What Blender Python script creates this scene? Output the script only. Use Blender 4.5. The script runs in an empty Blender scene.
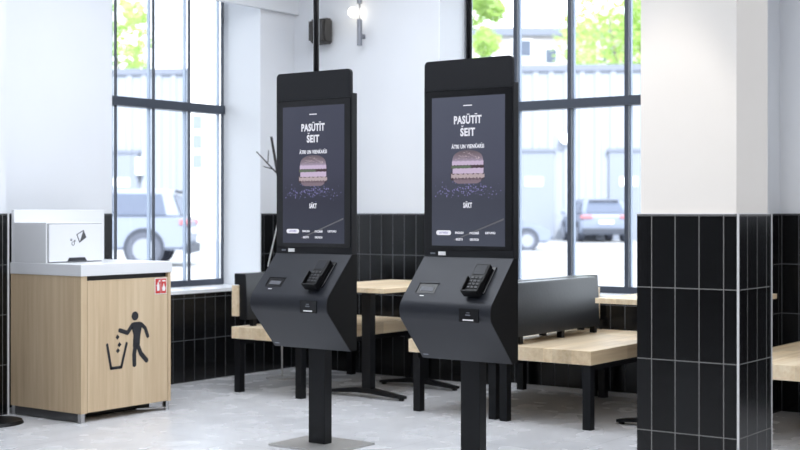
import bpy, bmesh, math, random
from mathutils import Vector, Matrix
random.seed(7)
R = math.radians
COL = bpy.context.scene.collection
H = 1.225
TH = R(36.3)
FW = Vector((math.cos(TH), math.sin(TH), 0)); RT = Vector((math.sin(TH), -math.cos(TH), 0))
def out(D, L, z=0.0):            # a point of the yard: D metres ahead along the street axis, L metres across
    p = FW*D + RT*L; return Vector((p.x, p.y, z))

# ------------------------------------------------------------------ materials
def mat(name, col, rough=.5, metal=0.0, spec=.5, emit=None, estr=0.0):
    m = bpy.data.materials.new(name); m.use_nodes = True
    b = m.node_tree.nodes['Principled BSDF']
    b.inputs['Base Color'].default_value = (*col, 1); b.inputs['Roughness'].default_value = rough
    b.inputs['Metallic'].default_value = metal; b.inputs['Specular IOR Level'].default_value = spec
    if emit: b.inputs['Emission Color'].default_value = (*emit, 1); b.inputs['Emission Strength'].default_value = estr
    return m
def N(m, t, **k):
    n = m.node_tree.nodes.new(t)
    for a, v in k.items(): setattr(n, a, v)
    return n
def L(m, a, b): m.node_tree.links.new(a, b)
def bsdf(m): return m.node_tree.nodes['Principled BSDF']
def ramp(m, fac, stops):
    r = N(m, 'ShaderNodeValToRGB'); L(m, fac, r.inputs[0])
    e = r.color_ramp.elements
    while len(e) < len(stops): e.new(.5)
    for i, (p, c) in enumerate(stops): e[i].position = p; e[i].color = (*c, 1)
    return r.outputs[0]
def noise(m, scale, detail=3, vec=None, rough=.5):
    n = N(m, 'ShaderNodeTexNoise'); n.inputs['Scale'].default_value = scale
    n.inputs['Detail'].default_value = detail; n.inputs['Roughness'].default_value = rough
    if vec is not None: L(m, vec, n.inputs['Vector'])
    return n.outputs[0]
def pos(m): return N(m, 'ShaderNodeNewGeometry').outputs['Position']
def mapv(m, v, sc=(1,1,1), loc=(0,0,0)):
    k = N(m, 'ShaderNodeMapping'); L(m, v, k.inputs[0])
    k.inputs['Scale'].default_value = sc; k.inputs['Location'].default_value = loc; return k.outputs[0]
def mth(m, op, a, b=None):
    n = N(m, 'ShaderNodeMath', operation=op)
    for i, v in enumerate((a, b)):
        if v is None: continue
        if isinstance(v, (int, float)): n.inputs[i].default_value = v
        else: L(m, v, n.inputs[i])
    return n.outputs[0]
def mixc(m, f, a, b):
    n = N(m, 'ShaderNodeMix', data_type='RGBA')
    L(m, f, n.inputs[0])
    for i, v in ((6, a), (7, b)):
        if isinstance(v, tuple): n.inputs[i].default_value = (*v, 1)
        else: L(m, v, n.inputs[i])
    return n.outputs[2]
def bump(m, h, s=.2, d=.01):
    b = N(m, 'ShaderNodeBump'); b.inputs['Strength'].default_value = s; b.inputs['Distance'].default_value = d
    L(m, h, b.inputs['Height']); L(m, b.outputs[0], bsdf(m).inputs['Normal'])

def plaster(name, a, b):
    m = mat(name, a, .75, spec=.2); p = pos(m)
    L(m, ramp(m, noise(m, 1.3, 3, p), [(.3, a), (.7, b)]), bsdf(m).inputs['Base Color'])
    bump(m, noise(m, 90, 3, p), .04, .002); return m
def grid(m, axis, w, ph, h, g, zph=0.0):
    s = N(m, 'ShaderNodeSeparateXYZ'); L(m, pos(m), s.inputs[0])
    def line(o, per, off, width):
        f = mth(m, 'FRACT', mth(m, 'DIVIDE', mth(m, 'SUBTRACT', o, off), per))
        d = mth(m, 'ABSOLUTE', mth(m, 'SUBTRACT', f, .5))
        return mth(m, 'GREATER_THAN', d, .5-width/2/per)
    a = line(s.outputs[axis], w, ph, g); b = line(s.outputs[2], h, zph, g)
    return mth(m, 'MAXIMUM', a, b), s
def tile(name, axis, ph, g=.0045, grout=(.30,.30,.30)):
    m = mat(name, (.008,.008,.009), .18, spec=.30)
    k, s = grid(m, axis, .107, ph, .3035, g)
    # slightly different black per tile
    cell = mth(m, 'FLOOR', mth(m, 'DIVIDE', mth(m, 'SUBTRACT', s.outputs[axis], ph), .107))
    row = mth(m, 'FLOOR', mth(m, 'DIVIDE', s.outputs[2], .3035))
    w = N(m, 'ShaderNodeTexWhiteNoise', noise_dimensions='1D'); L(m, mth(m, 'ADD', mth(m, 'MULTIPLY', row, 17.3), cell), w.inputs['W'])
    base = ramp(m, w.outputs[0], [(0, (.004,.004,.0045)), (1, (.009,.0095,.0105))])
    L(m, mixc(m, k, base, grout), bsdf(m).inputs['Base Color'])
    r = mth(m, 'ADD', mth(m, 'MULTIPLY', k, .6), .2); L(m, r, bsdf(m).inputs['Roughness'])
    hgt = mth(m, 'ADD', mth(m, 'MULTIPLY', k, -1.0), mth(m, 'MULTIPLY', noise(m, 9, 1, pos(m)), .35))
    bump(m, hgt, .15, .004); return m
def wood(name, grain_axis, a, b, c, strip=None, coord='Object', rough=.45):
    m = mat(name, a, rough, spec=.35)
    v = N(m, 'ShaderNodeTexCoord').outputs[coord]
    sc = [28, 28, 28]; sc[grain_axis] = 1.2
    n1 = noise(m, 1.0, 5, mapv(m, v, tuple(sc)), .65)
    sc2 = [3.5, 3.5, 3.5]; sc2[grain_axis] = .5
    n2 = noise(m, 1.0, 2, mapv(m, v, tuple(sc2)))
    f = mth(m, 'ADD', mth(m, 'MULTIPLY', n1, .6), mth(m, 'MULTIPLY', n2, .4))
    c0 = ramp(m, f, [(.32, c), (.48, a), (.66, b)])
    if strip is not None:
        s = N(m, 'ShaderNodeSeparateXYZ'); L(m, v, s.inputs[0])
        cell = mth(m, 'FLOOR', mth(m, 'DIVIDE', s.outputs[strip], .062))
        off = mth(m, 'MULTIPLY', mth(m, 'SINE', mth(m, 'MULTIPLY', cell, 12.9)), .4)
        c2 = mth(m, 'FLOOR', mth(m, 'DIVIDE', mth(m, 'ADD', s.outputs[grain_axis], off), .45))
        w = N(m, 'ShaderNodeTexWhiteNoise', noise_dimensions='1D'); L(m, mth(m, 'ADD', mth(m, 'MULTIPLY', cell, 7.1), c2), w.inputs['W'])
        hs = N(m, 'ShaderNodeHueSaturation'); L(m, c0, hs.inputs['Color'])
        L(m, mth(m, 'ADD', mth(m, 'MULTIPLY', w.outputs[0], .28), .84), hs.inputs['Value']); c0 = hs.outputs[0]
    L(m, c0, bsdf(m).inputs['Base Color']); bump(m, n1, .08, .003)
    return m

M = {}
M['wall'] = plaster('white_plaster', (.755,.775,.815), (.785,.805,.84))
M['wall_warm'] = plaster('pillar_plaster', (.83,.795,.755), (.86,.825,.785))
M['ceil'] = plaster('ceiling_paint', (.78,.78,.79), (.82,.82,.83))
M['room'] = plaster('far_room_paint', (.20,.20,.205), (.25,.25,.26))
M['tile_u'] = tile('black_tile_window_side', 0, .03, grout=(.085,.088,.095))
M['tile_v'] = tile('black_tile_end_wall', 1, .05, grout=(.11,.115,.125))
M['tile_pf'] = tile('black_tile_pillar_face', 1, 2.077+.062, .0036, (.22,.22,.215))
M['tile_ps'] = tile('black_tile_pillar_side', 0, 5.15+.10, .003, (.20,.20,.195))
M['trim'] = mat('white_trim', (.72,.72,.73), .35)
M['sill'] = mat('white_sill', (.80,.82,.85), .3)
M['frame'] = mat('anthracite_frame', (.048,.058,.08), .4)
M['frame_pale'] = mat('frame_lit_side', (.36,.42,.52), .5)  # pale tone stands in for daylight caught on the mullion sides
M['tray'] = mat('grey_tray', (.10,.105,.12), .45)
M['oak'] = wood('oak_veneer', 2, (.60,.455,.31), (.68,.54,.385), (.47,.34,.215))
M['ash'] = wood('ash_block', 0, (.76,.60,.40), (.86,.73,.54), (.60,.44,.26), strip=1)
M['white'] = mat('white_solid_surface', (.80,.81,.83), .3)
M['white_flap'] = mat('white_flap', (.78,.79,.83), .25)
M['dark_grey'] = mat('shadow_gap', (.012,.012,.013), .6)
M['steel'] = mat('brushed_steel', (.55,.55,.56), .32, 1.0)
M['base'] = mat('base_plate_metal', (.50,.49,.475), .3, .4)
M['kick'] = mat('kick_plate', (.12,.12,.125), .35, .7)
M['ink'] = mat('black_print', (.015,.016,.022), .5)
M['red'] = mat('red_print', (.62,.035,.03), .4)
M['paper'] = mat('white_print', (.85,.85,.85), .5)
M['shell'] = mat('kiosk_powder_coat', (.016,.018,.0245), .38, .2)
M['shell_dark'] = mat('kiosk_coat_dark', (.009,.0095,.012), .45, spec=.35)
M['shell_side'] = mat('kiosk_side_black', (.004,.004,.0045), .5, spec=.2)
M['bezel'] = mat('black_glass', (.006,.006,.007), .12)
M['pole'] = mat('pole_black', (.005,.0055,.007), .4, spec=.3)
M['terminal'] = mat('terminal_plastic', (.003,.003,.0035), .35, spec=.3)
M['keys'] = mat('terminal_keys', (.03,.03,.034), .4)
M['tscreen'] = mat('terminal_screen', (.012,.014,.02), .3, spec=.3)
M['leather'] = mat('black_upholstery', (.011,.012,.014), .30)
bump(M['leather'], noise(M['leather'], 60, 4, N(M['leather'], 'ShaderNodeTexCoord').outputs['Object']), .12, .004)
M['legs'] = mat('bench_metal', (.004,.0045,.006), .45, spec=.25)
M['lamp_metal'] = mat('brushed_lamp', (.25,.26,.29), .35, .8)
M['glow'] = mat('bulb_glow', (1,1,1), .5, emit=(1,.9,.72), estr=7)
M['speaker'] = mat('speaker_grille', (.045,.042,.04), .6)
M['twig'] = mat('black_twig', (.02,.018,.018), .6)
M['pale_rod'] = mat('pale_rod', (.55,.55,.55), .4)

# screen picture: soft slate gradient lit from behind, liftable to paint a room reflection over it
def screen_mat(brt=1.0, add=0.0):
    m = mat('display_glass', (.012,.012,.016), .16, spec=.5)
    s = N(m, 'ShaderNodeSeparateXYZ'); L(m, N(m, 'ShaderNodeTexCoord').outputs['Object'], s.inputs[0])
    f = mth(m, 'DIVIDE', mth(m, 'SUBTRACT', s.outputs[2], 1.067), .717)
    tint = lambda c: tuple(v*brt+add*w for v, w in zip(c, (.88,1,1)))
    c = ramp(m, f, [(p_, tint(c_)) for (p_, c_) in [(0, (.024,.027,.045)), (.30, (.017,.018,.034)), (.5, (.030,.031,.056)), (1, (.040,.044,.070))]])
    L(m, c, bsdf(m).inputs['Emission Color']); bsdf(m).inputs['Emission Strength'].default_value = 1.0
    return m
M['display'] = screen_mat(); M['display_reflection'] = screen_mat(1.25, .036); M['display_reflection'] = screen_mat(1.3, .022)  # second display: pale room reflection painted in as extra brightness and grey
def emi(name, c, s=1.0): return mat(name, (.02,.02,.02), .3, emit=c, estr=s)
M['txt'] = emi('screen_white', (.80,.81,.90), 1.0)
M['bun'] = emi('screen_bun', (.20,.145,.18), 1.0); M['bun_hi'] = emi('screen_bun_light', (.55,.44,.60), 1.0)
M['patty'] = emi('screen_patty', (.045,.022,.03), 1.0); M['salad'] = emi('screen_salad', (.10,.14,.09), 1.0)
M['cheese'] = emi('screen_cheese', (.45,.36,.38), 1.0); M['spark'] = emi('screen_spark', (.22,.20,.45), 1.0)
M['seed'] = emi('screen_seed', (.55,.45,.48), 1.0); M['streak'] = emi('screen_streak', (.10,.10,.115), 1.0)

def bun_top():
    m = mat('screen_bun_top', (.02,.02,.02), .3)
    q = N(m, 'ShaderNodeSeparateXYZ'); L(m, N(m, 'ShaderNodeTexCoord').outputs['Object'], q.inputs[0])
    f = mth(m, 'DIVIDE', mth(m, 'SUBTRACT', q.outputs[2], 1.462), .066)
    L(m, ramp(m, f, [(0, (.50,.42,.58)), (.35, (.24,.19,.25)), (.75, (.15,.11,.13)), (1, (.09,.075,.10))]), bsdf(m).inputs['Emission Color'])
    bsdf(m).inputs['Emission Strength'].default_value = 1; return m
M['bun_top'] = bun_top()
def floor_mat():
    m = mat('pale_stone_floor', (.6,.6,.62), .28, spec=.45); p = pos(m)
    a = noise(m, 1.1, 2, p, .45); b = noise(m, 5, 2, p, .4)
    f = mth(m, 'ADD', mth(m, 'MULTIPLY', a, .7), mth(m, 'MULTIPLY', b, .3))
    c = ramp(m, f, [(.25, (.62,.625,.65)), (.5, (.71,.715,.735)), (.75, (.76,.765,.78))])
    s = N(m, 'ShaderNodeSeparateXYZ'); L(m, p, s.inputs[0])
    def line(o, off):
        fr = mth(m, 'FRACT', mth(m, 'DIVIDE', mth(m, 'SUBTRACT', o, off), .8))
        return mth(m, 'GREATER_THAN', mth(m, 'ABSOLUTE', mth(m, 'SUBTRACT', fr, .5)), .5-.0028)
    k = mth(m, 'MAXIMUM', line(s.outputs[0], .35), line(s.outputs[1], .1))
    L(m, mixc(m, mth(m, 'MULTIPLY', k, .7), c, (.42,.42,.43)), bsdf(m).inputs['Base Color'])
    L(m, ramp(m, b, [(.3, (.22,.22,.22)), (.7, (.30,.30,.30))]), bsdf(m).inputs['Roughness'])
    return m
M['floor'] = floor_mat()
def glass_mat():
    m = bpy.data.materials.new('window_glass'); m.use_nodes = True; nt = m.node_tree; nt.nodes.clear()
    o = nt.nodes.new('ShaderNodeOutputMaterial'); t = nt.nodes.new('ShaderNodeBsdfTransparent'); g = nt.nodes.new('ShaderNodeBsdfGlossy')
    t.inputs[0].default_value = (.96,.98,1,1); g.inputs['Roughness'].default_value = .02
    f = nt.nodes.new('ShaderNodeFresnel'); f.inputs[0].default_value = 1.25; x = nt.nodes.new('ShaderNodeMixShader')
    nt.links.new(f.outputs[0], x.inputs[0]); nt.links.new(t.outputs[0], x.inputs[1]); nt.links.new(g.outputs[0], x.inputs[2]); nt.links.new(x.outputs[0], o.inputs[0])
    return m
M['glass'] = glass_mat()
# yard
def yard(name, a, b, sc=.4):
    m = mat(name, a, .9, spec=.1); L(m, ramp(m, noise(m, sc, 4, pos(m)), [(.35, a), (.65, b)]), bsdf(m).inputs['Base Color']); return m
M['ground'] = yard('pale_asphalt', (.30,.305,.32), (.40,.405,.415))
M['corr'] = mat('corrugated_sheet', (.30,.325,.375), .6)
M['door_sheet'] = mat('hangar_door_sheet', (.22,.245,.30), .6)
M['coping'] = mat('coping_grey', (.17,.19,.24), .6)
M['render'] = yard('pale_render', (.46,.43,.435), (.56,.54,.54))
M['pane'] = mat('far_pane', (.09,.11,.16), .3)
M['far_white'] = mat('far_white', (.82,.83,.84), .7)
M['pale_green_pane'] = mat('far_pane_pale', (.20,.23,.23), .3)
M['bark'] = mat('bark', (.28,.24,.20), .9)
def leafm():
    m = bpy.data.materials.new('spring_leaf'); m.use_nodes = True; b = m.node_tree.nodes['Principled BSDF']
    L(m, ramp(m, noise(m, .9, 2, pos(m)), [(.35, (.34,.47,.13)), (.65, (.46,.58,.26))]), b.inputs['Base Color'])
    b.inputs['Roughness'].default_value = .6
    t = N(m, 'ShaderNodeBsdfTranslucent'); t.inputs[0].default_value = (.60,.80,.26,1); x = N(m, 'ShaderNodeMixShader'); x.inputs[0].default_value = .45
    L(m, b.outputs[0], x.inputs[1]); L(m, t.outputs[0], x.inputs[2]); L(m, x.outputs[0], m.node_tree.nodes['Material Output'].inputs[0]); return m
M['leaf'] = leafm()
M['car_silver'] = mat('car_silver_blue', (.23,.26,.33), .35, .1)
M['car_grey'] = mat('car_grey', (.19,.22,.29), .35, .1)
M['car_glass'] = mat('car_glass', (.09,.11,.16), .15)
M['tyre'] = mat('tyre', (.09,.10,.13), .8)
M['rim'] = mat('rim', (.26,.28,.33), .4, .1)
M['tail'] = mat('tail_lamp', (.40,.15,.17), .3)
M['plastic'] = mat('car_plastic', (.04,.047,.065), .6)

# ------------------------------------------------------------------ geometry helpers
class MB:
    def __init__(s): s.b = bmesh.new()
    def box(s, x0, x1, y0, y1, z0, z1, bev=0):
        t = bmesh.new(); bmesh.ops.create_cube(t, size=1)
        bmesh.ops.transform(t, matrix=Matrix.Translation(((x0+x1)/2,(y0+y1)/2,(z0+z1)/2)) @ Matrix.Diagonal((abs(x1-x0),abs(y1-y0),abs(z1-z0),1)), verts=t.verts)
        if bev: bmesh.ops.bevel(t, geom=t.edges[:], offset=bev, segments=2, affect='EDGES', profile=.6)
        s.join(t); return s
    def join(s, t, mtx=None):
        if mtx is not None: bmesh.ops.transform(t, matrix=mtx, verts=t.verts)
        me = bpy.data.meshes.new('tmp'); t.to_mesh(me); t.free(); s.b.from_mesh(me); bpy.data.meshes.remove(me)
    def prism(s, pts, a, b, axis='y', bev=0, mtx=None):
        """polygon in the two other axes, extruded from a to b"""
        t = bmesh.new()
        def P(p, v): return {'y': (p[0], v, p[1]), 'x': (v, p[0], p[1]), 'z': (p[0], p[1], v)}[axis]
        f = t.faces.new([t.verts.new(P(p, a)) for p in pts])
        r = bmesh.ops.extrude_face_region(t, geom=[f])
        d = {'y': (0, b-a, 0), 'x': (b-a, 0, 0), 'z': (0, 0, b-a)}[axis]
        bmesh.ops.translate(t, vec=d, verts=[v for v in r['geom'] if isinstance(v, bmesh.types.BMVert)])
        bmesh.ops.recalc_face_normals(t, faces=t.faces[:])
        if bev: bmesh.ops.bevel(t, geom=t.edges[:], offset=bev, segments=2, affect='EDGES')
        s.join(t, mtx); return s
    def cyl(s, p, q, r, r2=None, seg=20):
        p, q = Vector(p), Vector(q); d = q-p
        t = bmesh.new(); bmesh.ops.create_cone(t, cap_ends=True, segments=seg, radius1=r, radius2=r if r2 is None else r2, depth=d.length)
        s.join(t, Matrix.Translation((p+q)/2) @ d.to_track_quat('Z','Y').to_matrix().to_4x4()); return s
    def sph(s, c, r, sc=(1,1,1), seg=20):
        t = bmesh.new(); bmesh.ops.create_uvsphere(t, u_segments=seg, v_segments=seg//2, radius=r)
        s.join(t, Matrix.Translation(c) @ Matrix.Diagonal((*sc,1))); return s
    def quad(s, pts):
        s.b.faces.new([s.b.verts.new(p) for p in pts]); return s
    def build(s, name, m, parent=None, smooth=False, loc=None, rotz=0):
        me = bpy.data.meshes.new(name); s.b.to_mesh(me); s.b.free()
        if smooth:
            for p in me.polygons: p.use_smooth = True
            me.set_sharp_from_angle(angle=R(35))
        me.materials.append(m); o = bpy.data.objects.new(name, me); COL.objects.link(o)
        if parent: o.parent = parent
        if loc is not None: o.location = loc
        o.rotation_euler.z = rotz
        return o
def tag(o, label, cat, group=None, kind=None):
    o['label'] = label; o['category'] = cat
    if group: o['group'] = group
    if kind: o['kind'] = kind
    return o
def thing(name, loc, label, cat, group=None, rz=0):
    o = bpy.data.objects.new(name, None); COL.objects.link(o); o.location = loc; o.rotation_euler.z = rz
    o.empty_display_size = .1
    return tag(o, label, cat, group)
def struct(o): o['kind'] = 'structure'; return o
def dup(root, loc, label, rz=None):
    r = root.copy(); COL.objects.link(r); r.location = loc; r['label'] = label
    if rz is not None: r.rotation_euler.z = rz
    for ch in [o for o in bpy.data.objects if o.parent == root]:
        c = ch.copy(); COL.objects.link(c); c.parent = r
        for g in [o for o in bpy.data.objects if o.parent == ch]:
            d = g.copy(); COL.objects.link(d); d.parent = c
    return r
def text_mesh(name, body, m, parent, size, width=None, loc=(0,0,0), bold=.0, mtx=None, depth=.0004, sx=1.0, sub=None):
    """lettering as flat mesh; glyph x -> local -y, glyph y -> local z (reads from -x)"""
    cu = bpy.data.curves.new(name, 'FONT'); cu.body = body; cu.size = size; cu.align_x = 'CENTER'; cu.align_y = 'CENTER'
    cu.extrude = depth; cu.offset = bold*1.0; cu.space_character = 1.1; cu.resolution_u = 3
    tmp = bpy.data.objects.new('tmp', cu); COL.objects.link(tmp)
    bpy.context.view_layer.update()
    me = bpy.data.meshes.new_from_object(tmp.evaluated_get(bpy.context.evaluated_depsgraph_get()))
    bpy.data.objects.remove(tmp); bpy.data.curves.remove(cu)
    xs = [v.co.x for v in me.vertices]; w = max(xs)-min(xs); cx = (max(xs)+min(xs))/2
    ys = [v.co.y for v in me.vertices]; cy = (max(ys)+min(ys))/2
    k = (width/w) if width else sx
    B = mtx or Matrix(((0,0,-1,0),(-1,0,0,0),(0,1,0,0),(0,0,0,1)))
    me.transform(B @ Matrix.Diagonal((k,1,1,1)) @ Matrix.Translation((-cx,-cy,0)))
    me.transform(Matrix.Translation(loc))
    me.materials.clear(); me.materials.append(m); me.name = name
    o = bpy.data.objects.new(name, me); COL.objects.link(o); o.parent = parent
    return o

# ------------------------------------------------------------------ setting
XB = 8.0; YL = 6.92; ZC = 3.35; X0 = -4.2; Y0 = -3.4
W1 = (6.10, 7.60); W2 = (3.27, 5.52); SILL = .64; HEAD = 3.0
fl = MB().box(X0-.4, XB+.42, Y0-.4, YL+.42, -.1, 0).build('floor', M['floor']); struct(fl)
ce = MB().box(X0-.4, XB+.42, Y0-.4, YL+.42, ZC, ZC+.1).build('ceiling', M['ceil']); struct(ce)
wl = MB()
wl.box(X0-.4, W1[0], YL, YL+.42, 0, ZC).box(W1[1], XB, YL, YL+.42, 0, ZC).box(W1[0], W1[1], YL, YL+.42, 0, SILL).box(W1[0], W1[1], YL, YL+.42, HEAD, ZC)
wl = wl.build('wall_left', M['wall']); struct(wl)
MB().box(W1[1]+.006, XB, YL-.012, YL, 0, 1.221).box(3.0, W1[0]-.004, YL-.012, YL, 0, 1.221).box(W1[0]-.004, W1[1]+.006, YL-.012, YL, 0, SILL).build('tile_cladding', M['tile_u'], wl)
wb = MB()
wb.box(XB, XB+.42, W2[1], YL+.42, 0, ZC).box(XB, XB+.42, Y0-.4, W2[0], 0, ZC).box(XB, XB+.42, W2[0], W2[1], 0, SILL).box(XB, XB+.42, W2[0], W2[1], HEAD, ZC)
wb = wb.build('wall_back', M['wall']); struct(wb)
MB().box(XB-.012, XB, W2[1]+.004, YL-.012, 0, 1.221).box(XB-.012, XB, W2[0], W2[1]+.004, 0, SILL).box(XB-.012, XB, Y0, W2[0], 0, 1.221).build('tile_cladding', M['tile_v'], wb)
struct(MB().box(X0-.4, X0, Y0, YL, 0, ZC).build('wall_front', M['room']))
struct(MB().box(X0-.4, XB+.42, Y0-.4, Y0, 0, ZC).build('wall_right', M['room']))
# boxed soffit above the side window
struct(MB().box(5.09, XB, YL-.05, YL, 2.80, ZC).build('trim_1', M['wall']))
struct(MB().box(XB-.02, XB-.012, 2.96, 4.95, 0, .028).build('baseboard_back', M['trim']))
# thin linings on the window reveals, paler colour stands in for daylight there
M['reveal'] = mat('reveal_daylit', (.90,.925,.96), .7, spec=.2)
MB().box(W1[1]-.006, W1[1], YL-.001, YL+.42, SILL+.025, HEAD).box(W1[0], W1[0]+.004, YL, YL+.42, SILL+.025, HEAD).build('reveal_daylight_lining', M['reveal'], wl)
MB().box(XB-.001, XB+.42, W2[1]-.006, W2[1], SILL+.025, HEAD).build('reveal_daylight_lining', M['reveal'], wb)
# sills
struct(MB().box(W1[0], W1[1], YL-.02, YL+.40, SILL, SILL+.025).build('trim_2', M['sill']))
struct(MB().box(XB-.02, XB+.40, W2[0], W2[1], SILL, SILL+.025).build('trim_3', M['sill']))

def window(name, a, b, y, axis, n, z0=SILL+.025, z1=HEAD, bar=2.035, w=.03, d=.06, swap=False):
    """frame in the plane y, from a to b"""
    f = MB(); cp_ = MB()
    def bx(mb, a0, a1, d0, d1, q0, q1):
        if axis == 'x': mb.box(a0, a1, y+d0, y+d1, q0, q1)
        else: mb.box(y+d0, y+d1, a0, a1, q0, q1)
    bx(f, a, b, 0, d, z0, z0+.045); bx(f, a, b, 0, d, z1-.04, z1)
    for i in range(n+1):
        c = a + (b-a)*i/n; hw = w/2
        c0 = min(max(c-hw, a), b-w)
        bx(f, c0, c0+w, 0, .022, z0+.045, z1-.04)
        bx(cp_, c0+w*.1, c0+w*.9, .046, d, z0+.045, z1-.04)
    bx(f, a, b, -.015, d+.01, bar-.033, bar+.033)
    o = f.build(name, M['frame']); struct(o)
    cp_.build('lit_side_strip', M['frame_pale'], o)  # added strips, the mullions' lit sides put into colour
    for i in range(n):
        g = MB(); bx(g, a+(b-a)*i/n, a+(b-a)*(i+1)/n, .031, .037, z0+.02, z1-.02)
        g.build('glass_pane', M['glass'], o)
    return o
window('window_1', W1[0]+.004, W1[1]-.022, 7.29, 'x', 4, w=.012, d=.075)
window('window_2', W2[0], W2[1], XB+.33, 'y', 5, w=.031, d=.075, bar=2.006)

# near pillar with black tiles
pl = MB().box(5.162, 5.508, 2.089, 2.516, 0, ZC).build('wall_pillar', M['wall_warm']); struct(pl)
MB().box(5.15, 5.162, 2.077, 2.528, 0, 1.221).build('tile_cladding', M['tile_pf'], pl)
MB().box(5.162, 5.52, 2.077, 2.089, 0, 1.221).box(5.162, 5.52, 2.516, 2.528, 0, 1.221).build('tile_cladding', M['tile_ps'], pl)
tr = MB().box(5.146, 5.1535, 2.073, 2.0805, 0, 1.223).box(5.148, 5.162, 2.075, 2.53, 1.2195, 1.2235).box(5.148, 5.522, 2.075, 2.089, 1.2195, 1.2235).build('corner_trim', M['trim'], pl)
MB().box(5.516, 5.522, 2.073, 2.079, 0, 1.223).build('corner_trim', M['trim'], pl)
# pier beside the end window
pr = MB().box(7.70, XB, 2.955, 3.27, 0, ZC).build('wall_pier', M['wall']); struct(pr)
MB().box(7.69, 7.70, 2.945, 3.27, 0, 1.221).build('tile_cladding', M['tile_v'], pr)
MB().box(7.70, XB-.012, 2.945, 2.955, 0, 1.221).build('tile_cladding', M['tile_u'], pr)
# left pillar behind the waste cabinet
pp = MB().box(3.4, 5.07, 6.70, YL-.012, 0, ZC).build('wall_pilaster', M['wall']); struct(pp)
MB().box(3.4, 5.078, 6.688, 6.70, 0, 1.221).build('tile_cladding', M['tile_ps'], pp)
MB().box(5.07, 5.082, 6.684, 6.70, 0, 1.223).build('corner_trim', M['trim'], pp)

# ------------------------------------------------------------------ waste cabinet
cab = thing('waste_cabinet', (5.094, 6.04, 0), 'light oak waste cabinet with white top and tidy-man symbol by the left window', 'cabinet')
CW, CD = .712, .645
wc = wood('oak_cabinet', 2, (.60,.455,.295), (.69,.545,.37), (.50,.365,.225))
MB().box(0, .018, .0, CD, .055, .856).box(.018, .045, 0, .02, .055, .856).box(CW-.022, CW, 0, CD, .055, .856).box(.018, CW-.022, CD-.02, CD, .055, .856).box(.018, CW-.022, .03, CD-.02, .055, .07).build('body', wc, cab)
MB().box(.03, CW-.022, .022, .03, .10, .856).build('shadow_gap', M['dark_grey'], cab)
door = MB().box(.048, CW-.026, .0, .02, .058, .828, .001).build('door', wc, cab)
MB().box(-.006, CW+.006, -.008, CD, .856, .925, .004).build('countertop', M['white'], cab)
MB().box(.004, .012, .02, CD-.01, .005, .055).box(.012, CW-.02, CD-.05, CD-.04, .005, .055).build('kick_plate', M['kick'], cab)
MB().box(0, .028, 0, .028, 0, .055).build('foot', M['steel'], cab)
MB().box(CW-.03, CW-.004, .012, .04, 0, .055).build('foot', M['steel'], cab)
MB().box(CW-.03, CW-.004, CD-.04, CD-.012, 0, .055).build('foot', M['steel'], cab)
MB().box(0, .028, CD-.04, CD-.012, 0, .055).build('foot', M['steel'], cab)
MB().box(.028, CW-.03, .16, .17, .004, .052).build('plinth', M['dark_grey'], cab)
MB().cyl((CW-.26, .03, .03), (CW-.03, .02, .012), .005).build('foot_rail', M['steel'], cab)
hs = MB().box(0, .44, .314, CD-.03, .925, 1.168, .004).build('housing', M['white'], cab)
MB().box(0, CW, CD-.03, CD-.004, .925, 1.245, .004).build('backsplash', M['white'], cab)
flap = MB().box(.014, .425, .303, .314, .932, 1.158, .003).build('flap', M['white_flap'], hs)
MB().box(.011, .428, .3132, .3138, .928, 1.161).build('flap_gap', M['kick'], hs)
MB().prism([(.15,.933),(.30,.933),(.285,.955),(.165,.955)], .3005, .3035, 'y').build('finger_notch', M['ink'], hs)
# napkin and cup mark on the flap
k = MB(); z0 = 1.06
fx = .225
k.prism([(fx-.005,z0+.035),(fx+.05,z0+.062),(fx+.047,z0+.056),(fx+.001,z0+.032)], .3015, .303, 'y')
k.prism([(fx-.005,z0+.035),(fx+.001,z0+.034),(fx+.024,z0-.012),(fx+.018,z0-.016)], .3015, .303, 'y')
k.prism([(fx+.05,z0+.062),(fx+.072,z0+.016),(fx+.018,z0-.016),(fx+.022,z0-.01)], .3015, .303, 'y')
for (cx, cz, r) in ((fx-.03,z0-.02,.012),(fx-.045,z0+.003,.007),(fx-.018,z0-.004,.006)):
    for a in range(14):
        a0, a1 = a*math.tau/14, (a+1)*math.tau/14
        k.prism([(cx+r*math.cos(a0),cz+r*math.sin(a0)),(cx+r*math.cos(a1),cz+r*math.sin(a1)),(cx+(r-.003)*math.cos(a1),cz+(r-.003)*math.sin(a1)),(cx+(r-.003)*math.cos(a0),cz+(r-.003)*math.sin(a0))], .3015, .303, 'y')
k.build('waste_mark', M['kick'], hs)
# tidy-man symbol: coordinates traced in the door plane
tm = MB()
_tm = lambda p: (p[0]+.030, p[1]*.891+.018)
def limb(pts, w):
    pts = [_tm(p) for p in pts]
    for (p, q) in zip(pts, pts[1:]):
        p, q = Vector(p), Vector(q); d = (q-p).normalized(); n = Vector((-d.y, d.x))*w/2
        tm.prism([tuple(p+n), tuple(q+n), tuple(q-n), tuple(p-n)], -.0022, -.001, 'y')
    for p in pts: disc(p, w/2)
def disc(p, r, sx=1, sz=1):
    tm.prism([(p[0]+r*sx*math.cos(a*math.tau/18), p[1]+r*sz*math.sin(a*math.tau/18)) for a in range(18)], -.0024, -.0009, 'y')
disc(_tm((.385,.655)), .027, 1, 1.0)
tm.prism([_tm(p) for p in [(.352,.600),(.372,.613),(.425,.613),(.445,.600),(.428,.52),(.422,.445),(.368,.445),(.372,.53)]], -.0022, -.001, 'y')
limb([(.365,.596),(.325,.545),(.265,.566)], .026)
limb([(.435,.596),(.468,.565),(.488,.510)], .024)
limb([(.388,.450),(.378,.395),(.380,.325)], .030)
limb([(.408,.450),(.432,.395),(.478,.345)], .030)
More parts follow.
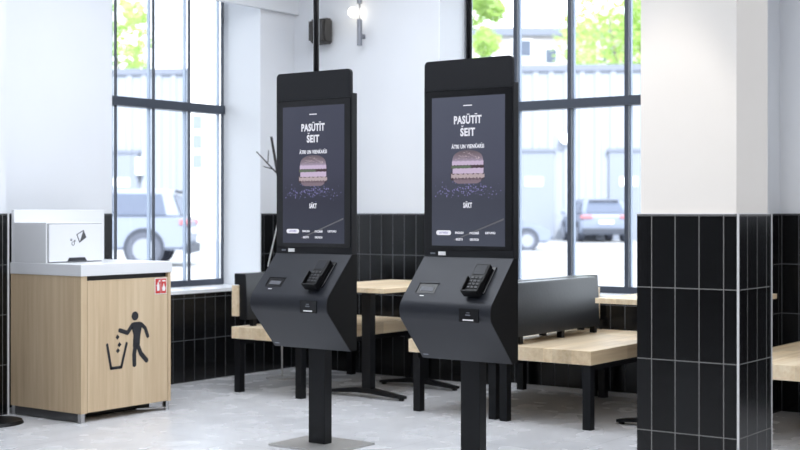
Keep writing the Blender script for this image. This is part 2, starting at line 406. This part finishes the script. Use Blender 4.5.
for (a, b) in ((.247,.522),(.262,.470),(.250,.430)):
    tm.prism([_tm(p) for p in [(a-.015,b),(a,b+.018),(a+.015,b),(a-.002,b-.016)]], -.0022, -.001, 'y')
limb([(.166,.478),(.196,.318)], .017); limb([(.196,.318),(.276,.318)], .017); limb([(.276,.318),(.318,.475)], .017)
tm.build('tidy_man_symbol', M['ink'], door)
sg = MB().box(.578, .674, -.002, 0, .724, .824).build('fire_sign', M['paper'], cab); sg['label'] = 'small red and white fire equipment sticker'
MB().box(.582, .625, -.0032, -.002, .729, .819).box(.629, .670, -.0032, -.002, .729, .819).build('sign_field', M['red'], sg)
g = MB().box(.593,.614,-.0042,-.0032,.745,.785).box(.597,.610,-.0042,-.0032,.787,.797).box(.587,.593,-.0042,-.0032,.775,.781).box(.606,.618,-.0042,-.0032,.800,.811)
g.prism([(.639,.742),(.661,.742),(.663,.762),(.656,.772),(.650,.792),(.643,.775),(.635,.760)], -.0042, -.0032, 'y').box(.637,.663,-.0042,-.0032,.800,.810)
g.build('sign_symbol', M['paper'], sg)

# dark round barrier base at the far left
bs = thing('barrier_post', (4.794, 6.481, 0), 'black post with a round flat floor base left of the oak cabinet', 'post')
MB().cyl((0,0,0),(0,0,.018), .19, .18, 48).build('base', M['pole'], bs, True)
MB().cyl((0,0,.018),(0,0,1.0), .02).cyl((0,0,1.0),(0,0,1.05), .028).build('post', M['pole'], bs, True)

# ------------------------------------------------------------------ kiosks
KX = 5.38
kk = thing('order_kiosk', (KX, 4.455, 0), 'dark grey self-order kiosk on a visible metal base plate, nearer the oak cabinet', 'kiosk', 'self-order kiosks')
MB().box(-.18, .18, -.205, .225, 0, .012, .002).build('base_plate', M['base'], kk)
MB().box(-.03, .03, -.035, .075, .012, .56, .003).build('pole', M['pole'], kk)
MB().cyl((0,.047,1.0),(0,.047,ZC), .016).cyl((0,.047,ZC-.02),(0,.047,ZC), .04).build('ceiling_conduit', M['bezel'], kk, True)
def rrect(y0, y1, z0, z1, rt, rb, n=6):
    P = []
    for (cy, cz, r, a0) in ((y1-rt, z1-rt, rt, 0), (y0+rt, z1-rt, rt, 90), (y0+rb, z0+rb, rb, 180), (y1-rb, z0+rb, rb, 270)):
        if r == 0: P.append((cy, cz)); continue
        for i in range(n+1):
            a = R(a0+90*i/n); P.append((cy+r*math.cos(a), cz+r*math.sin(a)))
    return P
MB().prism(rrect(-.252, .252, 1.82, 1.964, .022, 0), -.083, -.066, 'x').build('header', M['shell_dark'], kk)
pn = MB().box(-.08, -.035, -.256, .256, 1.012, 1.840, .003).build('display_housing', M['shell_dark'], kk)
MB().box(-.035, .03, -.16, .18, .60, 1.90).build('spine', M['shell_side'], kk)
bz = MB().prism(rrect(-.249, .247, 1.046, 1.814, .006, .006), -.0835, -.0795, 'x').build('bezel', M['bezel'], pn)
SC = -.002; SX = -.0845
sc = MB().box(SX, -.083, SC-.209, SC+.209, 1.067, 1.784).build('screen', M['display'], kk)

T = SX-.0006
def st(name, s, z, size, width, bold=.0, y=SC, m=None, marks=()):
    """marks: (fraction across, 'bar'|'caron') above the capitals"""
    o = text_mesh(name, s, m or M['txt'], sc, size, width, (T, y, z), bold)
    zs = [v.co.z for v in o.data.vertices]; top, hh = max(zs), max(zs)-min(zs)
    if marks:
        mb = MB(); mb.b.from_mesh(o.data)
        for (f, kind) in marks:
            yc = y+width/2-f*width; ww = hh*.17; z0 = top+hh*.09
            if kind == 'bar': mb.box(T-.0003, T+.0003, yc-ww, yc+ww, z0, z0+hh*.11)
            else: mb.prism([(yc-ww, z0+hh*.20),(yc-ww*.4, z0+hh*.20),(yc, z0+hh*.09),(yc+ww*.4, z0+hh*.20),(yc+ww, z0+hh*.20),(yc+ww*.25, z0),(yc-ww*.25, z0)], T-.0003, T+.0003, 'x')
        mb.b.to_mesh(o.data); mb.b.free()
    return o
MB().box(T-.0003, T+.0003, SC-.025, SC+.025, 1.738, 1.743).build('heading_line', M['txt'], sc)
st('heading', 'PASUTIT', 1.672, .052, .158, .0019, marks=((.52,'bar'),(.80,'bar')))
st('heading', 'SEIT', 1.613, .052, .084, .0019, marks=((.14,'caron'),))
st('subtitle', 'ATRI UN VIENKARSI', 1.544, .026, .186, .0008, marks=((.035,'bar'),(.76,'bar'),(.92,'caron')))
st('start_word', 'SAKT', 1.262, .034, .050, .0012, marks=((.38,'bar'),))
MB().prism(rrect(.094, .180, 1.118, 1.141, .0105, .0105), T-.0003, T+.0003, 'x').build('language_button', M['txt'], sc)
text_mesh('language_word', 'LATVIESU', M['spark'], sc, .012, .05, (T-.0008, .137, 1.130), .0003)
for (s, y, z, w) in (('ENGLISH', .046, 1.130, .048), ('РУССКИЙ', -.040, 1.130, .052), ('LIETUVIU', -.130, 1.130, .056), ('EESTI', .046, 1.098, .038), ('DEUTSCH', -.040, 1.098, .050)):
    st('language_word', s, z, .014, w, .0005, y)
# burger picture, flat on the glass
def flat(pts, m, name, dx): return MB().prism([(SC+p[0], p[1]) for p in pts], T-dx-.0002, T-dx, 'x').build(name, m, sc)
def wave(y0, y1, zt, zb, amp, n=22, ph=0):
    top = [(y0+(y1-y0)*i/n, zt+amp*.4*math.sin(i*1.9+ph)) for i in range(n+1)]
    bot = [(y1-(y1-y0)*i/n, zb-amp*(.5+.5*math.sin(i*2.7+ph))) for i in range(n+1)]
    return top+bot
dome = [(-.090,1.462)]+[(-.088*math.cos(math.pi*i/16), 1.476+.052*math.sin(math.pi*i/16)**.8) for i in range(17)]+[(.090,1.462)]
flat(dome, M['bun_top'], 'burger_bun', .0001)
flat(wave(-.090,.090,1.474,1.457,.005), M['bun_hi'], 'burger_bun', .0004)
flat(wave(-.092,.096,1.458,1.442,.010,ph=1), M['patty'], 'burger_patty', .0003)
flat(wave(-.020,.094,1.452,1.444,.008,ph=2), M['salad'], 'burger_salad', .0005)
flat(wave(-.090,.086,1.440,1.416,.004,ph=2), M['bun_hi'], 'burger_bun', .0004)
flat(wave(-.096,.094,1.412,1.398,.010,ph=3), M['cheese'], 'burger_cheese', .0005)
flat(wave(-.092,.098,1.418,1.388,.008,ph=4), M['patty'], 'burger_patty', .0003)
flat([(-.082,1.396),(.084,1.396),(.078,1.376),(.055,1.366),(-.055,1.366),(-.076,1.376)], M['bun'], 'burger_bun', .0003)
s_ = MB()
for i in range(40):
    a = random.uniform(-.07,.07); z = 1.482+random.random()*(.042-abs(a)*.45)
    s_.box(T-.0012, T-.0006, SC+a-.0022, SC+a+.0022, z-.0012, z+.0012)
so_ = s_.build('burger_sesame', M['seed'], sc); so_['kind'] = 'stuff'
s_ = MB()
for i in range(170):
    a = random.gauss(0,.11)
    if abs(a) > .19: continue
    z = 1.338+random.gauss(0,.020); r = random.uniform(.0009,.0026)
    s_.box(T-.0004, T, SC+a-r, SC+a+r, z-r, z+r)
so_ = s_.build('sparkle_pattern', M['spark'], sc); so_['kind'] = 'stuff'
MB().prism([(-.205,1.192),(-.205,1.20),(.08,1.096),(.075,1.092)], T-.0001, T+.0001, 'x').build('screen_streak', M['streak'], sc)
MB().box(-.0835, -.080, .128, .170, 1.020, 1.038).build('sticker', M['paper'], pn)
MB().box(-.0812, -.080, .190, .218, 1.025, 1.033).build('grey_mark', M['lamp_metal'], pn)
# console: bent sheet front, darker side cheeks
prof = [(-.080,1.012),(-.266,.812),(-.277,.797),(-.284,.778),(-.286,.758),(-.283,.738),(-.274,.720),(-.092,.518)]
thick = [(x+.006, z) for (x, z) in reversed(prof)]
con = MB(); con.prism(prof+thick, -.256, .256, 'y').build('console_shell', M['shell'], kk, True)
con = [o for o in bpy.data.objects if o.name == 'console_shell'][0]
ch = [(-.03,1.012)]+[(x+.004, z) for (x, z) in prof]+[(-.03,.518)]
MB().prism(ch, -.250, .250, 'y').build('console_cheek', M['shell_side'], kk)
# frame on the upper slope
A = Vector((-.080, 0, 1.012)); Bp = Vector((-.266, 0, .812)); dn = (Bp-A).normalized(); nn = Vector((dn.z, 0, -dn.x))
if nn.x > 0: nn = -nn
def SM(t, y): # slope frame: x across (+y to the left), y up the slope, z outward
    o = A+(Bp-A)*t; X = Vector((0,-1,0)); Y = -dn
    return Matrix(((X.x,Y.x,nn.x,o.x),(X.y,Y.y,nn.y,y),(X.z,Y.z,nn.z,o.z),(0,0,0,1)))
def on_slope(name, m, parent, t, y, fn, smooth=False):
    mb = MB(); t_ = MB(); fn(t_); me = bpy.data.meshes.new('t'); t_.b.to_mesh(me); t_.b.free(); me.transform(SM(t, y)); mb.b.from_mesh(me); bpy.data.meshes.remove(me)
    return mb.build(name, m, parent, smooth)
sl = on_slope('receipt_slot', M['bezel'], kk, .72, .142, lambda b: b.box(-.054,.054,-.034,.028,-.004,.0015))
on_slope('receipt_tray', M['tray'], sl, .72, .142, lambda b: b.prism([(-.034,-.020),(.040,-.020),(.040,.004),(-.034,.004)], .0012, .0028, 'z'))
on_slope('slot_rim', M['shell'], sl, .72, .142, lambda b: b.box(-.058,.058,.026,.031,-.002,.005).box(-.058,-.053,-.026,.03,-.002,.005))
on_slope('slot_mark', M['paper'], sl, .90, .150, lambda b: b.box(-.014,.010,-.002,.002,.0005,.0012))
def term(b): b.box(-.039,.039,-.090,.084,.010,.038,.006).box(-.03,.03,-.05,.05,0,.014)
te = on_slope('card_terminal', M['terminal'], kk, .56, -.138, term)
on_slope('terminal_hood', M['terminal'], te, .56, -.138, lambda b: b.box(-.044,-.038,-.094,-.005,.012,.056,.002).box(.038,.044,-.094,-.03,.012,.050,.002).box(-.043,.043,-.097,-.090,.012,.056,.002))
on_slope('terminal_screen', M['tscreen'], te, .56, -.138, lambda b: b.box(-.030,.030,.018,.074,.038,.040))
def keys(b):
    for i in range(3):
        for j in range(4): b.box(-.029+i*.021, -.013+i*.021, -.010-j*.019, .002-j*.019, .038, .042, .001)
on_slope('keypad', M['keys'], te, .56, -.138, keys)
on_slope('slope_mount', M['bezel'], kk, .56, -.138, lambda b: b.box(-.042,.054,-.070,.094,-.001,.008,.003))
cp = MB().box(-.2895, -.284, -.196, -.088, .722, .784, .001).build('contactless_plate', M['bezel'], kk)
MB().box(-.2905, -.2895, -.168, -.110, .729, .735).build('plate_line', M['paper'], cp)
MB().box(-.2905, -.2895, -.150, -.124, .752, .758).box(-.2905, -.2895, -.147, -.128, .764, .767).build('plate_mark', M['lamp_metal'], cp)
MB().prism([(-.1075,.535),(-.1120,.540),(-.1128,.5395),(-.1083,.5345)], .210, .240, 'y').build('grey_mark', M['lamp_metal'], kk)
k2 = dup(kk, (KX, 3.490, 0), 'dark grey self-order kiosk standing nearest, directly in front of the upholstered double bench')

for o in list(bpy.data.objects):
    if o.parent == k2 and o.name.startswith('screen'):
        o.data = o.data.copy(); o.data.materials.clear(); o.data.materials.append(M['display_reflection'])
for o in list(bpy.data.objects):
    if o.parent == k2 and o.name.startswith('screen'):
        o.data = o.data.copy(); o.data.materials.clear(); o.data.materials.append(M['display_reflection'])
# ------------------------------------------------------------------ benches and tables
bn = thing('bench', (6.615, 3.53, 0), 'wooden block bench with black pad back, nearest to the tiled pillar, facing it', 'bench', 'benches along the window')
BL, BD = 1.33, .625
MB().box(0, BL, 0, BD, .368, .448, .003).build('seat', M['ash'], bn)
for x in (.015, BL-.085):
    for y in (.012, BD-.062): MB().box(x, x+.05, y, y+.05, 0, .368).build('leg', M['legs'], bn)
MB().box(.02, BL-.02, .03, .06, .33, .368).box(.02, BL-.02, BD-.06, BD-.03, .33, .368).build('under_rail', M['legs'], bn)
bk = MB()
bk.prism([(BD-.125,.497),(BD-.112,.79),(BD-.105,.812),(BD-.006,.812),(BD-.006,.735),(BD-.052,.735),(BD-.052,.497)], .02, BL-.27, 'x', .004)
bk.build('backrest', M['leather'], bn, True)
MB().box(0, BL-.27, BD-.050, BD-.002, .52, .73, .002).build('back_board', M['ash'], bn)
for x in (.12, .62, 1.05): MB().box(x, x+.035, BD-.09, BD-.055, .448, .50).build('back_post', M['legs'], bn)
dup(bn, (6.615+BL, 4.795, 0), 'wooden bench back to back with the one nearest the tiled pillar, facing the left table', R(180))
dup(bn, (6.615, 5.665, 0), 'wooden bench with black pad back at the far left, behind the left kiosk')
dup(bn, (6.615+BL, 2.80, 0), 'wooden bench cut by the right edge of the picture, beyond the tiled pillar', R(180))

tb = thing('cafe_table', (6.72, 5.065, 0), 'wooden cafe table between the two kiosks with black T-foot columns', 'table', 'cafe tables')
MB().box(0, 1.0, 0, .69, .712, .742, .002).build('tabletop', M['ash'], tb)
for x in (.24, .86):
    MB().box(x-.028, x+.028, .272, .342, .045, .705).box(x-.05, x+.05, .08, .60, .700, .712).build('column', M['legs'], tb)
    f = MB().prism([(.015,.012),(.015,.028),(.27,.062),(.41,.062),(.665,.028),(.665,.012),(.40,.030),(.28,.030)], x-.03, x+.03, 'x')
    f.cyl((x,.035,0),(x,.035,.014),.018).cyl((x,.645,0),(x,.645,.014),.018); f.build('foot', M['legs'], tb)
dup(tb, (6.72, 2.87, 0), 'wooden cafe table mostly hidden behind the black tiled pillar')

# ------------------------------------------------------------------ wall things
sp = thing('loudspeaker', (XB, 6.575, 2.635), 'small black loudspeaker high on the white end wall behind the conduit', 'speaker')
MB().prism([(-.03,-.10),(-.03,.10),(-.11,.098),(-.135,.085),(-.146,.05),(-.149,0),(-.146,-.05),(-.135,-.085),(-.11,-.098)], -.078, .078, 'y', .014).build('cabinet', M['speaker'], sp, True)
MB().box(-.151,-.146,-.07,.07,-.075,.075,.002).build('grille', M['speaker'], sp)
MB().box(-.03, 0, -.02, .02, -.03, .03).build('bracket', M['legs'], sp)
la = thing('wall_lamp', (XB, 6.215, 2.60), 'slim grey tube wall lamp with a glowing warm bulb above', 'lamp')
MB().cyl((-.06,0,-.10),(-.06,0,.10), .02).build('tube', M['lamp_metal'], la, True)
MB().cyl((-.06,0,.22),(-.06,0,.40), .02).build('tube', M['lamp_metal'], la, True)
MB().box(-.045,0,-.008,.008,-.04,-.01).build('mount', M['lamp_metal'], la)
MB().box(-.045,0,-.008,.008,.3,.33).build('mount', M['lamp_metal'], la)
MB().box(-.064,-.056,-.004,.004,.10,.22).build('joining_rod', M['lamp_metal'], la)
MB().sph((-.09,.04,.155), .038).build('bulb', M['glow'], la, True)
# twiggy stand behind the left kiosk
tw = thing('twig_stand', (7.381, 6.506, 0), 'thin bare-twig stand with black branches in the corner behind the left kiosk', 'stand')
b = MB().cyl((0,0,.015),(0,0,1.55), .006, seg=10).cyl((0,0,0),(0,0,.015), .12, seg=32); b.build('stem', M['pale_rod'], tw)
def branch(p, q, r, r2): MB().cyl(p, q, r, r2, 8).build('branch', M['twig'], tw)
dl = -RT
def bpnt(l, z): v = dl*l; return (v.x, v.y, z)
branch(bpnt(-.02,1.46), bpnt(.025,1.53), .013, .011); branch(bpnt(.03,1.50), bpnt(.08,1.79), .011, .009)
branch(bpnt(.02,1.50), bpnt(.19,1.68), .006, .004); branch(bpnt(.105,1.60), bpnt(.10,1.69), .004, .003); branch(bpnt(.065,1.55), bpnt(.14,1.57), .005, .003)
MB().cyl(bpnt(.02,1.20), bpnt(.105,.83), .0045, seg=8).build('rod', M['pale_rod'], tw)

# ------------------------------------------------------------------ yard
GZ = .0
gr = MB().box(-120, 160, -120, 160, GZ-.3, GZ-.001).build('ground', M['ground'])
# the yard slab must not fill the room: rebuild it as a ring outside the walls
bpy.data.objects.remove(gr)
gr = MB().box(XB+.42, 160, -120, 160, GZ-.3, GZ-.002).box(-120, XB+.42, YL+.42, 160, GZ-.3, GZ-.002).build('ground', M['ground']); struct(gr)

WS = -1
wr = R(36.3-90) + R(4.6)*WS       # hangar face runs almost square to the street axis
O = out(61.0, -2.0, GZ)
hg = thing('hangar', O, 'long pale corrugated hangar with sheet doors across the yard', 'building', rz=wr)
def hx(px): # picture column -> position along the hangar front
    k = (px-400)/1323; d = Vector((math.cos(wr), math.sin(wr), 0)); D0 = O.dot(FW); L0 = O.dot(RT); dD = d.dot(FW); dL = d.dot(RT)
    return (k*D0-L0)/(dL-k*dD)
HT = 7.98
w_ = MB(); x = hx(60); xe = hx(760); pts = []
while x < xe:
    pts += [(x,0),(x+.35,0),(x+.42,-.09),(x+.63,-.09)]; x += .70
for (p, q) in zip(pts, pts[1:]): w_.quad([(p[0],p[1],0),(q[0],q[1],0),(q[0],q[1],HT-.2),(p[0],p[1],HT-.2)])
w_.build('corrugated_wall', M['corr'], hg)
MB().box(hx(60), xe, -.15, .5, HT-.3, HT-.02).build('coping', M['coping'], hg)
for (p0, p1) in ((516,554),(609,650),(108,139),(400,440)):
    d_ = MB().box(hx(p0), hx(p1), -.2, -.1, 0, 4.0).build('door', M['door_sheet'], hg)
    c = (hx(p0)+hx(p1))/2
    MB().box(c-.45, c+.35, -.24, -.2, 2.45, 2.85).build('door_window', M['far_white'], d_)
    MB().box(hx(p0)-.1, hx(p1)+.1, -.26, -.1, 4.0, 4.15).build('door_header', M['coping'], d_)
MB().box(hx(138), hx(145), -.4, -.1, 3.0, 3.8).build('wall_box', M['far_white'], hg)
MB().cyl((hx(565),-.4,4.6),(hx(565),-.1,4.6), .25).build('wall_lamp_disc', M['far_white'], hg)

def building(name, D, Lc, w, h, d, m, label, wins, band=None, pm='pane'):
    o = thing(name, out(D, Lc, GZ), label, 'building', rz=R(36.3-90))
    MB().box(-w/2, w/2, 0, d, 0, h).build('wall', m, o)
    MB().box(-w/2-.3, w/2+.3, -.3, d+.3, h, h+.5).build('roof', M['coping'] if band else M['far_white'], o)
    for (x, z, ww, hh) in wins:
        f = MB().box(x-ww/2-.1, x+ww/2+.1, -.06, 0, z-hh/2-.1, z+hh/2+.1).build('window', M['far_white'], o)
        MB().box(x-ww/2, x+ww/2, -.1, -.06, z-hh/2, z+hh/2).build('pane', M[pm], f)
    return o
building('apartment_building', 85, 10.0, 24, 12.6, 8, M['render'], 'pale pink rendered building showing above the hangar roof', [(-1.2+2*0-1.0, 11.8, 1.2, 1.0), (-.2-.1, 11.3, .7, .9), (1.0, 11.4, .9, .8), (-4.5, 11.3, .8, 1.0), (-6.4, 11.3, .8, 1.0), (3.4,11.4,.8,.8)], True)
building('office_block', 58, -8.15, 2.1, 22, 1.0, M['far_white'], 'tall white block with a stack of small windows seen through the left window', [(-.72, 3.5+.85*i, .42, .6) for i in range(3)], pm='pale_green_pane')

def tree(D, Lc, hgt, rad, label, n=3600, blobs=9, seed=1, trunk=.16):
    rnd = random.Random(seed)
    o = thing('tree', out(D, Lc, GZ), label, 'tree', 'trees beyond the hangar')
    MB().cyl((0,0,0),(0,0,hgt*.5), trunk, trunk*.7, 10).cyl((0,0,hgt*.4),(rad*.4,0,hgt*.75), trunk*.6, trunk*.3, 8).cyl((0,0,hgt*.4),(-rad*.4,.3,hgt*.8), trunk*.6, trunk*.3, 8).build('trunk', M['bark'], o)
    lb = MB(); bl = [(Vector((rnd.uniform(-.6,.6)*rad, rnd.uniform(-.6,.6)*rad, hgt*.72+rnd.uniform(-.24,.24)*hgt)), rad*rnd.uniform(.35,.6)) for _ in range(blobs)]
    for i in range(n):
        c, r = bl[rnd.randrange(blobs)]
        v = Vector((rnd.gauss(0,1), rnd.gauss(0,1), rnd.gauss(0,1))).normalized()*r*rnd.uniform(.5,1.0)
        p = c+v; s = rnd.uniform(.10,.22)
        q = Vector((rnd.gauss(0,1), rnd.gauss(0,1), rnd.gauss(0,1))).to_track_quat('Z','Y').to_matrix()
        lb.quad([p+q@Vector(a)*s for a in ((-1,0,0),(0,-.6,0),(1,0,.2),(0,.6,0))])
    lb.build('foliage', M['leaf'], o)
tree(70, 12.1, 14.5, 4.4, 'broad lime-green tree above the hangar, right of the pale building', 6000, 12, 3)
tree(68, 4.0, 13.5, 1.6, 'slim lime-green tree just right of the nearer kiosk header', 2400, 8, 5)
tree(66, -13.6, 13.5, 1.9, 'loose lime-green tree through the left window', 1500, 8, 9)

def car(loc, heading, label, paint, kind, name='car'):
    """length along local +x (front), width along y"""
    o = thing(name, loc, label, 'car', rz=heading)
    if kind == 'suv':
        Ln, Wd, Ht, wr_ = 4.4, 1.86, 1.62, .34; ax = (-1.33, 1.38)
        body = [(-2.16,.34),(-2.2,.55),(-2.14,.98),(-2.05,1.06),(.95,1.02),(1.75,.92),(2.15,.78),(2.2,.45),(2.12,.28),(-2.1,.28)]
        cab = [(-2.05,1.04),(-1.62,1.50),(-1.3,1.60),(.05,1.60),(.35,1.53),(1.05,1.02)]
        side = [(-1.72,1.08),(-1.45,1.44),(.05,1.52),(.28,1.46),(.78,1.06)]
    elif kind == 'truck':
        Ln, Wd, Ht, wr_ = 5.0, 1.9, 1.8, .39; ax = (-1.40, 1.55)
        body = [(-2.36,.52),(-2.42,.62),(-2.40,1.08),(-2.30,1.14),(1.15,1.14),(2.2,1.06),(2.45,.9),(2.45,.5),(2.3,.38),(-2.3,.38)]
        cab = [(-2.22,1.12),(-2.0,1.70),(-1.8,1.78),(.25,1.78),(.5,1.70),(1.25,1.12)]
        side = [(-1.9,1.18),(-1.78,1.66),(.22,1.68),(.42,1.6),(.98,1.18)]
    else:
        Ln, Wd, Ht, wr_ = 4.3, 1.8, 1.45, .32; ax = (-1.3, 1.32)
        body = [(-2.1,.30),(-2.15,.5),(-2.05,.88),(-1.9,.95),(.95,.93),(1.75,.84),(2.1,.68),(2.15,.42),(2.05,.25),(-2.05,.25)]
        cab = [(-1.85,.93),(-1.3,1.36),(-1.0,1.44),(.0,1.44),(.3,1.37),(1.05,.92)]
        side = [(-1.45,.98),(-1.15,1.32),(.0,1.36),(.22,1.31),(.75,.96)]
    def loft(poly, hb, ht, zb, zt, m, nm, bev):
        t = bmesh.new(); rows = []
        for s in (-1, 1): rows.append([t.verts.new((x, s*(hb+(ht-hb)*min(1,max(0,(z-zb)/(zt-zb)))), z)) for (x, z) in poly])
        t.faces.new(rows[0]); t.faces.new(list(reversed(rows[1]))); n = len(poly)
        for i in range(n): t.faces.new((rows[0][(i+1)%n], rows[0][i], rows[1][i], rows[1][(i+1)%n]))
        bmesh.ops.recalc_face_normals(t, faces=t.faces[:])
        bmesh.ops.bevel(t, geom=t.edges[:], offset=bev, segments=3, affect='EDGES')
        mb = MB(); mb.join(t); return mb.build(nm, m, o, True)
    loft(body, Wd/2, Wd/2-.03, .3, 1.1, paint, 'body', .06)
    zc = cab[0][1]; loft(cab, Wd/2-.06, Wd/2-.24, zc, Ht, paint, 'cabin', .05)
    for s in (-1, 1):
        t = MB(); hb, ht = Wd/2-.045, Wd/2-.225
        q = [(x, s*(hb+(ht-hb)*(z-zc)/(Ht-zc)), z) for (x, z) in side]; t.quad(q); t.build('side_window', M['car_glass'], o)
        for a in ax:
            MB().cyl((a, s*(Wd/2-.02), wr_+.03), (a, s*(Wd/2+.004), wr_+.03), wr_+.075, seg=28).build('wheel_arch', M['plastic'], o)
            wh = MB().cyl((a, s*(Wd/2-.20), wr_), (a, s*(Wd/2+.02), wr_), wr_, seg=28).build('wheel', M['tyre'], o)
            MB().cyl((a, s*(Wd/2), wr_), (a, s*(Wd/2+.03), wr_), wr_*.66, seg=24).build('rim', M['rim'], wh)
        MB().box(1.0, 1.18, s*(Wd/2-.02), s*(Wd/2+.16), zc, zc+.14, .03).build('mirror', paint, o)
    # rear
    r0, r1 = cab[0], cab[1]
    def rp(f, y, off=.02): x = r0[0]+(r1[0]-r0[0])*f; z = r0[1]+(r1[1]-r0[1])*f; return (x-off, y, z+off*.3)
    hb, ht = Wd/2-.20, Wd/2-.34
    MB().quad([rp(.15,-hb), rp(.15,hb), rp(.9,ht), rp(.9,-ht)]).build('rear_window', M['car_glass'], o)
    xr = body[1][0]
    for s in (-1, 1):
        MB().box(xr-.01, xr+.22, s*(Wd/2-.42), s*(Wd/2+.012), zc-.17, zc-.04, .02).build('tail_lamp', M['tail'], o)
    MB().box(xr-.05, xr+.1, -Wd/2+.06, Wd/2-.06, .30, .52, .03).build('bumper', M['plastic'], o)
    MB().box(xr-.04, xr+.02, -.27, .27, zc-.36, zc-.24).build('number_plate', M['far_white'], o)
    MB().cyl((cab[1][0]-.08,-.55,cab[1][1]+.02),(cab[1][0]-.08,.55,cab[1][1]+.02), .04).build('spoiler', M['plastic'], o)
    return o
th = TH
c2 = car(out(57.5, 8.45, GZ), th+R(3), 'grey hatchback with red tail lamps parked facing the hangar', M['car_grey'], 'suv'); c2.scale = (1.14,1.14,1.14)
car(out(31, -7.26, GZ), th+R(92), 'silver blue off-road car seen side-on through the left window', M['car_silver'], 'truck')
car(out(44, 2.75, GZ), th-R(84), 'grey car whose front wheel shows right of the nearer kiosk', M['car_grey'], 'small')

# ------------------------------------------------------------------ light
sc_ = bpy.context.scene
w = bpy.data.worlds.new('World'); sc_.world = w; w.use_nodes = True
bgk = w.node_tree.nodes['Background']; bgk.inputs[0].default_value = (.91,.95,1,1); bgk.inputs[1].default_value = 3.7
def area(name, loc, rot, sx, sy, p, c=(1,1,1)):
    l = bpy.data.lights.new(name, 'AREA'); l.shape = 'RECTANGLE'; l.size = sx; l.size_y = sy; l.energy = p; l.color = c
    o = bpy.data.objects.new(name, l); COL.objects.link(o); o.location = loc; o.rotation_euler = rot; return o
area('ceiling_fill_light', (5.6, 4.6, ZC-.02), (0,0,0), 3.6, 3.0, 112, (.88,.93,1))  # unseen soft fill lamps, added to light the room from above
area('ceiling_fill_light', (2.4, 3.0, ZC-.02), (0,0,0), 3.0, 3.0, 95, (.92,.955,1))
area('ceiling_fill_light', (5.6, -.6, ZC-.02), (0,0,0), 3.4, 3.0, 85, (.95,.97,1))  # unseen fill, added to brighten the pillar side and far wall
s = bpy.data.lights.new('sun', 'SUN'); s.energy = 6.0; s.angle = R(2); s.color = (1,.98,.95)
so = bpy.data.objects.new('sun', s); COL.objects.link(so); so.rotation_euler = (R(48), 0, R(-40))
def spot(loc, to, p, ang, c):
    l = bpy.data.lights.new('ceiling_spot', 'SPOT'); l.energy = p; l.spot_size = R(ang); l.spot_blend = .18; l.color = c; l.shadow_soft_size = .05
    o = bpy.data.objects.new('ceiling_spot', l); COL.objects.link(o); o.location = loc
    o.rotation_euler = (Vector(to)-Vector(loc)).to_track_quat('-Z','Y').to_euler(); return o
spot((4.66, 2.40, ZC-.05), (4.70, 2.40, 1.0), 90, 43, (1,.93,.84))

# ------------------------------------------------------------------ camera
cam = bpy.data.cameras.new('camera'); co = bpy.data.objects.new('camera', cam); COL.objects.link(co)
co.location = (0, 0, H); co.rotation_euler = (R(90), 0, TH-R(90))
cam.sensor_width = 36; cam.lens = 1323/800*36; cam.shift_y = -12/800; cam.clip_end = 400
cam.dof.use_dof = True; cam.dof.focus_distance = 6.7; cam.dof.aperture_fstop = 2.8
sc_.camera = co
sc_.view_settings.view_transform = 'Standard'; sc_.view_settings.look = 'None'
sc_.view_settings.exposure = 0.0
